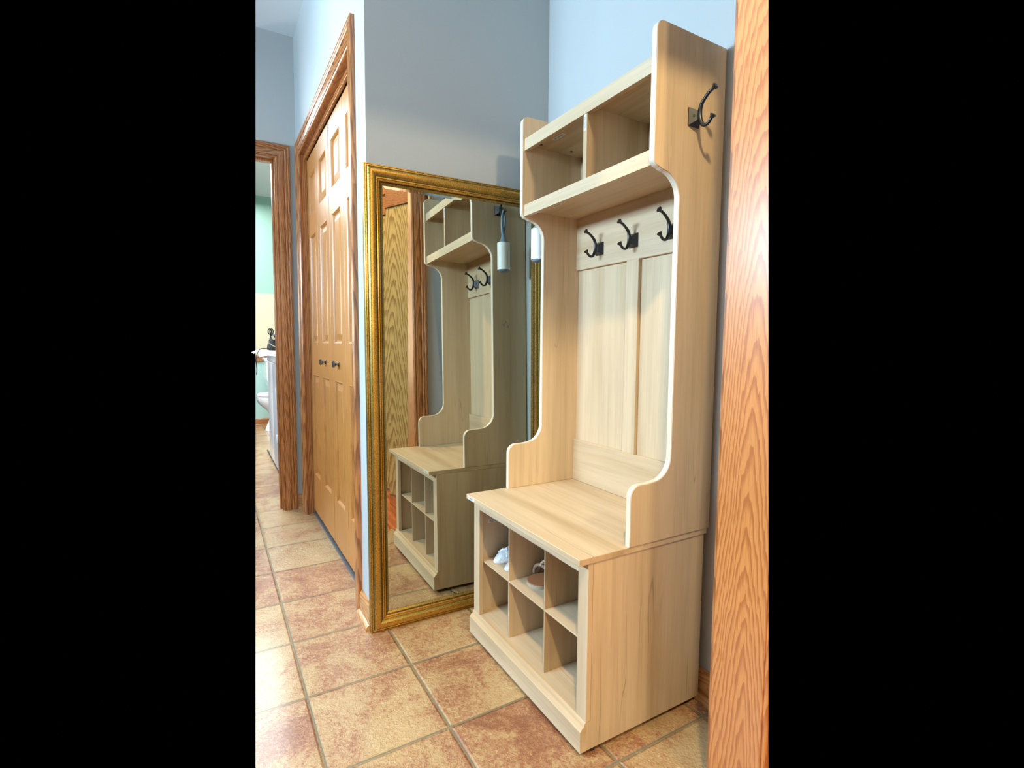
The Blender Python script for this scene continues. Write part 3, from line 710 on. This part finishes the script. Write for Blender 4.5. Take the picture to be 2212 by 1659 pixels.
# ------------------------------------------------------------------ lint roller on the far side hook
hx, hy = 0.843, TY1 + 0.050
lr = empty('lint_roller', (hx-0.006, hy+0.006, 1.315), 'white lint roller with a grey looped handle hanging from the hook beside the mirror', 'lint roller')
cx_, cy_ = hx-0.006, hy+0.006
bm = new_bm(); T = Matrix.Translation((cx_, cy_, 1.322))
add_lathe(bm, [(0.0225, 0), (0.0262, 0.0), (0.0262, 0.100), (0.0225, 0.100)], 36, T); obj('paper_roll', bm, MAT['lint'], lr, smooth=True)
bm = new_bm(); add_lathe(bm, [(0.0265, 0), (0.0268, 0.002), (0.0268, 0.009), (0.0260, 0.0105)], 36, Matrix.Translation((cx_, cy_, 1.3125))); obj('end_ring', bm, MAT['porcelain'], lr, smooth=True)
bm = new_bm(); add_lathe(bm, [(0.014, 0), (0.0215, 0.004), (0.0245, 0.010)], 28, Matrix.Translation((cx_, cy_, 1.3035))); obj('end_cap', bm, MAT['grip'], lr, smooth=True)
bm = new_bm()
add_lathe(bm, [(0.0215, 0.0), (0.020, 0.006), (0.013, 0.016), (0.0095, 0.026), (0.0085, 0.034)], 24, Matrix.Translation((cx_, cy_, 1.4195)))
L = [(0, 1.452), (-0.008, 1.470), (-0.0125, 1.495), (-0.0115, 1.522), (-0.005, 1.543), (0.004, 1.5555)]
L2 = [(0, 1.452), (0.006, 1.470), (0.0125, 1.490), (0.0150, 1.512), (0.0145, 1.532), (0.0100, 1.548), (0.004, 1.5555)]
add_tube(bm, [(cx_+a*0.7, cy_-a*0.35, z) for a, z in L], [0.0080, 0.0066, 0.0058, 0.0052, 0.0046, 0.004], 14)
add_tube(bm, [(cx_+a*0.7, cy_-a*0.35, z) for a, z in L2], [0.0080, 0.0060, 0.0052, 0.0048, 0.0044, 0.0042, 0.004], 14)
obj('handle', bm, MAT['grip'], lr, smooth=True, angle=60)

# ------------------------------------------------------------------ shoes on the shoe shelf
def ballet_flat(loc, rz, label):
    """gathered silver flat, toe towards local -y... length 0.22"""
    root = empty('ballet_flat', loc, label, 'shoe', 'pair of silver ballet flats')
    Mx = Matrix.Rotation(rz, 4, 'Z')
    L_ = 0.205; n = 40; seg = 36
    def half(t):   # half width along length t 0 (toe) .. 1 (heel)
        return 0.0335*(max(0.02, 1-(1-t/0.34)**2)**0.62 if t < 0.34 else 1.0) * (1 - 0.30*max(0, t-0.45)/0.55) * (1 if t < 0.93 else math.sqrt(max(0.05, 1-((t-0.93)/0.08)**2)))
    def hgt(t):
        return 0.016 + 0.030*min(1, t/0.42)**0.9 + (0.006*max(0, t-0.7)/0.3)
    bm = new_bm(); rings = []
    for i in range(n+1):
        t = (i/n)**1.5; x = -L_/2 + L_*t; hw = max(0.003, half(t)); h = hgt(t)*(0.30+0.70*min(1, (t*8)**0.6))
        ring_ = []
        for k in range(seg):
            a = 2*PI*k/seg; c, s = math.cos(a), math.sin(a)
            y = hw*c*(1-0.10*max(0, s)); z = 0.004 + (h*max(0, s)**0.85 if s > 0 else 0.002*s)
            # opening for the foot: press down the middle of the upper
            if t > 0.36 and s > 0.55: z = 0.004 + h*(0.30 + 0.7*(1-min(1, (s-0.55)/0.2)))
            z += 0.0007*math.sin(a*11+t*9)*(1 if s > 0.1 else 0)
            ring_.append(bm.verts.new(Mx @ Vector((x, y, z)) + Vector(loc)))
        rings.append(ring_)
    for i in range(n):
        for k in range(seg): bm.faces.new((rings[i][k], rings[i][(k+1) % seg], rings[i+1][(k+1) % seg], rings[i+1][k]))
    bm.faces.new(rings[0]); bm.faces.new(rings[-1])
    obj('upper', bm, MAT['silver'], root, smooth=True, angle=80)
    # sole
    bm = new_bm(); pts = []
    for i in range(n+1): t = (i/n)**1.5; pts.append((-L_/2+L_*t, max(0.003, half(t))*0.96))
    poly = [(x, -y) for x, y in pts] + [(x, y) for x, y in reversed(pts)]
    v0 = [bm.verts.new(Mx @ Vector((x, y, 0.0)) + Vector(loc)) for x, y in poly]; v1 = [bm.verts.new(Mx @ Vector((x, y, 0.0045)) + Vector(loc)) for x, y in poly]
    m_ = len(poly); bm.faces.new(v0); bm.faces.new(list(reversed(v1)))
    for i in range(m_): bm.faces.new((v0[i], v1[i], v1[(i+1) % m_], v0[(i+1) % m_]))
    tag(obj('sole', bm, MAT['sole_edge'], root), 'pale tan sole')
    # gathered fan-shaped bow on the toe
    bm = new_bm()
    for sgn in (-1, 1):
        for j in range(7):
            a = math.radians(-62 + j*20.5) ; d = Vector((math.cos(a)*-0.5-0.1, sgn*abs(math.cos(a*0.6)), 0)).normalized()
            p0 = Vector((-0.050, 0.0, 0.034)); p1 = p0 + Vector((d.x*0.030, d.y*0.030, -0.012)); 
            add_tube(bm, [Mx @ p0 + Vector(loc), Mx @ ((p0+p1)/2 + Vector((0, 0, 0.006))) + Vector(loc), Mx @ p1 + Vector(loc)], [0.0020, 0.0052, 0.0040], 12)
    add_tube(bm, [Mx @ Vector((-0.052, -0.007, 0.036)) + Vector(loc), Mx @ Vector((-0.050, 0, 0.040)) + Vector(loc), Mx @ Vector((-0.052, 0.007, 0.036)) + Vector(loc)], 0.0048, 10)
    obj('bow', bm, MAT['silver'], root, smooth=True, angle=80)
    return root
ballet_flat((0.692, 0.2950, 0.2702), math.radians(4), 'silver ballet flat with gathered bow, farther of the pair in the top left cubby')
ballet_flat((0.694, 0.2135, 0.2702), math.radians(-3), 'silver ballet flat half hidden by the divider, nearer of the pair in the cubby')

def sandal(loc, rz, label):
    root = empty('sandal', loc, label, 'sandal'); Mx = Matrix.Rotation(rz, 4, 'Z'); O_ = Vector(loc)
    L_ = 0.215; n = 48
    def half(t): return 0.041*(max(0.03, 1-(1-t/0.22)**2)**0.42 if t < 0.22 else 1)*(1-0.28*max(0, t-0.35)/0.65)*(1 if t < 0.93 else math.sqrt(max(0.04, 1-((t-0.93)/0.08)**2)))
    pts = [(-L_/2+L_*(i/n)**1.6, half((i/n)**1.6)) for i in range(n+1)]; poly = [(x, -y) for x, y in pts] + [(x, y) for x, y in reversed(pts)]
    for nm, z0, z1, mt, s in (('sole', 0.0, 0.010, 'sole_edge', 1.0), ('footbed', 0.0100, 0.0135, 'sole_tan', 0.985)):
        bm = new_bm(); v0 = [bm.verts.new(Mx @ Vector((x*s, y*s, z0)) + O_) for x, y in poly]; v1 = [bm.verts.new(Mx @ Vector((x*s, y*s, z1)) + O_) for x, y in poly]
        m_ = len(poly); bm.faces.new(v0); bm.faces.new(list(reversed(v1)))
        for i in range(m_): bm.faces.new((v0[i], v1[i], v1[(i+1) % m_], v0[(i+1) % m_]))
        obj(nm, bm, MAT[mt], root)
    # two braided straps arching across, made of short fat twisted links
    for (xa, lift) in ((-0.058, 0.040), (-0.034, 0.046)):
        bm = new_bm()
        for strand in range(2):
            for j in range(9):
                t = (j+0.5)/9; a = PI*t
                y = -0.044*math.cos(a); z = 0.013 + lift*math.sin(a)**0.8
                tx = 0.008*math.sin(j*PI + strand*PI)
                p = Vector((xa + tx*0.6, y, z)); d = Vector((tx*1.5, 0.012*math.sin(a), 0.012*math.cos(a)))
                add_tube(bm, [Mx @ (p-d) + O_, Mx @ (p-d*0.4) + O_, Mx @ (p+d*0.4) + O_, Mx @ (p+d) + O_], [0.0022, 0.0056, 0.0056, 0.0022], 12)
        obj('braided_strap', bm, MAT['braid'], root, smooth=True, angle=80)
    bm = new_bm()
    for j in range(6):
        t = j/5; p = Vector((-0.060+0.034*t, 0.004+0.010*t, 0.056+0.006*math.sin(t*PI))); d = Vector((0.006, 0.004*(-1)**j, 0))
        add_tube(bm, [Mx @ (p-d) + O_, Mx @ p + O_, Mx @ (p+d) + O_], [0.002, 0.0058, 0.002], 8)
    obj('knotted_strap', bm, MAT['braid'], root, smooth=True, angle=80)
    return root
sandal((0.712, 0.0950, 0.2702), math.radians(3), 'brown flat sandal with beige braided straps in the middle top cubby')

# ------------------------------------------------------------------ things in the room beyond the far doorway
# washing machine
wm = empty('washing_machine', (0.42, 3.45, 0), 'white and grey washing machine under a towel just inside the far doorway', 'washing machine')
bm = new_bm(); add_box(bm, 0.2205, 0.80, 3.05, 3.78, 0.02, 0.90, 0.006, 3); obj('cabinet', bm, MAT['grey_pl'], wm, smooth=True)
box_obj('panel_seam', (0.2185, 0.2206, 3.400, 3.425, 0.03, 0.84), MAT['dark_gap'], wm)
bm = new_bm(); add_box(bm, 0.2160, 0.2260, 3.045, 3.405, 0.012, 0.842, 0.004, 3); obj('side_panel', bm, MAT['grey_pl'], wm, smooth=True)
bm = new_bm(); add_box(bm, 0.2160, 0.2260, 3.420, 3.785, 0.012, 0.842, 0.004, 3); obj('door_panel', bm, MAT['white_pl'], wm, smooth=True)
bm = new_bm(); add_box(bm, 0.2120, 0.81, 3.040, 3.790, 0.846, 0.912, 0.010, 3); obj('top_panel', bm, MAT['white_pl'], wm, smooth=True)
box_obj('latch', (0.2080, 0.2159, 3.10, 3.16, 0.23, 0.29), MAT['white_pl'], wm, 0.003)
box_obj('handle', (0.2080, 0.2159, 3.10, 3.13, 0.50, 0.66), MAT['white_pl'], wm, 0.003)
box_obj('kick_strip', (0.214, 0.222, 3.06, 4.05, 0.0, 0.010), MAT['dark_gap'], wm)
# towel draped over it
tl = new_bm(); nx, ny = 14, 22; grid = []
for i in range(nx+1):
    row = []
    for j in range(ny+1):
        x = 0.095 + (0.52-0.095)*i/nx; y = 3.02 + 0.80*j/ny
        over = max(0, 0.200-x); z = 0.934 + 0.006*math.sin(x*40+y*9) + 0.005*math.sin(y*31) + 0.012*math.sin(i*0.9)*(j/ny) - (over*0.10)
        if j < 1: z -= 0.022
        row.append(tl.verts.new((x, y, z)))
    grid.append(row)
for i in range(nx):
    for j in range(ny): tl.faces.new((grid[i][j], grid[i+1][j], grid[i+1][j+1], grid[i][j+1]))
r_ = bmesh.ops.solidify(tl, geom=tl.faces[:], thickness=0.010)
tag(obj('towel', tl, MAT['cloth'], smooth=True, angle=70), 'rumpled white towel spread over the washing machine', 'towel')
# black and tan bag with a loop
bg = empty('small_bag', (0.235, 3.35, 0.938), 'small black and tan bag with a loop handle on the white towel', 'bag')
BZ = 0.948
def bag_sec(t):
    """centre x, half width, half depth at height fraction t"""
    w_ = 0.062*(1-0.35*t**2.2)*(1 if t > 0.06 else 0.9)
    return 0.238 + 0.018*t, w_, 0.055*(1-0.45*t**1.5), BZ + 0.125*t
bm = new_bm(); seg = 28; rings = []
for i in range(15):
    t = i/14; cx0, wx, wy, z0 = bag_sec(t)
    if i == 14: wx *= 0.7; wy *= 0.6
    rings.append([bm.verts.new((cx0+wx*math.copysign(abs(math.cos(2*PI*k/seg))**0.8, math.cos(2*PI*k/seg)), 3.35+wy*math.copysign(abs(math.sin(2*PI*k/seg))**0.8, math.sin(2*PI*k/seg)), z0+0.004*math.sin(k*1.7+i))) for k in range(seg)])
for i in range(14):
    for k in range(seg): bm.faces.new((rings[i][k], rings[i][(k+1) % seg], rings[i+1][(k+1) % seg], rings[i+1][k]))
bm.faces.new(rings[0]); bm.faces.new(rings[-1]); obj('body', bm, MAT['bag_black'], bg, smooth=True, angle=70)
def bag_line(name, pts, r, mat):
    """a strip following the front of the bag; pts = (u -1..1, t)"""
    b2 = new_bm(); P = []
    for u_, t in pts:
        cx0, wx, wy, z0 = bag_sec(t); P.append((cx0+wx*u_, 3.35 - wy*math.sqrt(max(0.02, 1-u_*u_))*1.02, z0))
    add_tube(b2, P, r, 8); return obj(name, b2, mat, bg, smooth=True, angle=70)
bag_line('trim_band', [(-0.95, 0.46), (-0.75, 0.40), (-0.45, 0.28), (-0.1, 0.20), (0.3, 0.18), (0.7, 0.22), (0.95, 0.30)], 0.0045, MAT['bag_tan'])
bag_line('trim_band', [(-0.95, 0.46), (-0.80, 0.30), (-0.62, 0.15), (-0.50, 0.03)], 0.0030, MAT['sticker'])
bag_line('side_pocket', [(-0.80, 0.88), (-0.60, 0.78), (-0.42, 0.70), (-0.30, 0.66)], 0.0105, MAT['bag_tan'])
bag_line('side_pocket', [(-0.20, 1.0), (0.10, 0.96), (0.50, 0.86), (0.85, 0.74)], 0.0110, MAT['bag_tan'])
bag_line('zip_pull', [(0.30, 0.05), (0.42, 0.10), (0.60, 0.12)], 0.0035, MAT['bag_yellow'])
bm = new_bm()
for dx in (0.0, 0.013):
    pts = [(0.200 + dx + 0.012*math.cos(a), 3.33, BZ + 0.146 + 0.021*math.sin(a)) for a in [2*PI*k/20-0.6 for k in range(21)]]
    add_tube(bm, pts, 0.0042, 10, False)
add_tube(bm, [(0.208, 3.33, BZ+0.130), (0.214, 3.335, BZ+0.10)], 0.011, 10)
obj('loop_handle', bm, MAT['bag_black'], bg, smooth=True, angle=70)
# black cord
bm = new_bm()
cpts = [(0.185, 3.33, 0.956), (0.150, 3.26, 0.960), (0.115, 3.18, 0.954), (0.090, 3.12, 0.918), (0.080, 3.09, 0.880), (0.082, 3.09, 0.84), (0.084, 3.09, 0.80), (0.080, 3.09, 0.765)]
sm = []
for i in range(len(cpts)-1):
    p0 = Vector(cpts[max(i-1, 0)]); p1 = Vector(cpts[i]); p2 = Vector(cpts[i+1]); p3 = Vector(cpts[min(i+2, len(cpts)-1)])
    for k in range(6):
        t = k/6; sm.append(0.5*((2*p1)+(p2-p0)*t+(2*p0-5*p1+4*p2-p3)*t*t+(-p0+3*p1-3*p2+p3)*t**3))
sm.append(Vector(cpts[-1])); add_tube(bm, sm, 0.0032, 8)
tag(obj('power_cord', bm, MAT['bag_black'], smooth=True), 'thin black cord hanging over the edge of the white towel', 'cord')
# toilet
to = empty('toilet', (0.45, 5.35, 0), 'white toilet with closed lid against the mint green wall', 'toilet')
def loft(bm, secs, seg=28):
    rings = [[bm.verts.new((cx+rx*math.cos(2*PI*k/seg), cy+ry*math.sin(2*PI*k/seg), z)) for k in range(seg)] for cx, cy, rx, ry, z in secs]
    for i in range(len(rings)-1):
        for k in range(seg): bm.faces.new((rings[i][k], rings[i][(k+1) % seg], rings[i+1][(k+1) % seg], rings[i+1][k]))
    bm.faces.new(rings[0]); bm.faces.new(rings[-1])
bm = new_bm(); loft(bm, [(0.47, 5.30, 0.170, 0.115, 0.0), (0.47, 5.30, 0.158, 0.105, 0.04), (0.48, 5.30, 0.132, 0.095, 0.13), (0.48, 5.30, 0.130, 0.096, 0.18), (0.473, 5.30, 0.148, 0.110, 0.23), (0.463, 5.30, 0.188, 0.140, 0.275), (0.455, 5.30, 0.216, 0.166, 0.315), (0.450, 5.30, 0.229, 0.180, 0.355), (0.450, 5.30, 0.232, 0.184, 0.394)])
obj('bowl', bm, MAT['porcelain'], to, smooth=True, angle=60)
bm = new_bm(); loft(bm, [(0.455, 5.30, 0.232, 0.186, 0.398), (0.455, 5.30, 0.236, 0.190, 0.405), (0.455, 5.30, 0.236, 0.190, 0.418), (0.460, 5.30, 0.222, 0.178, 0.432), (0.47, 5.30, 0.12, 0.10, 0.440)])
obj('seat_lid', bm, MAT['porcelain'], to, smooth=True, angle=60)
bm = new_bm(); add_prism(bm, [(0.318, 0.60), (0.308, 0.795), (0.62, 0.795), (0.62, 0.44), (0.40, 0.44), (0.345, 0.50)], 'y', 5.08, 5.50); obj('tank', bm, MAT['porcelain'], to)
bm = new_bm(); add_box(bm, 0.298, 0.63, 5.07, 5.51, 0.797, 0.835, 0.008, 2); obj('tank_lid', bm, MAT['porcelain'], to, smooth=True)
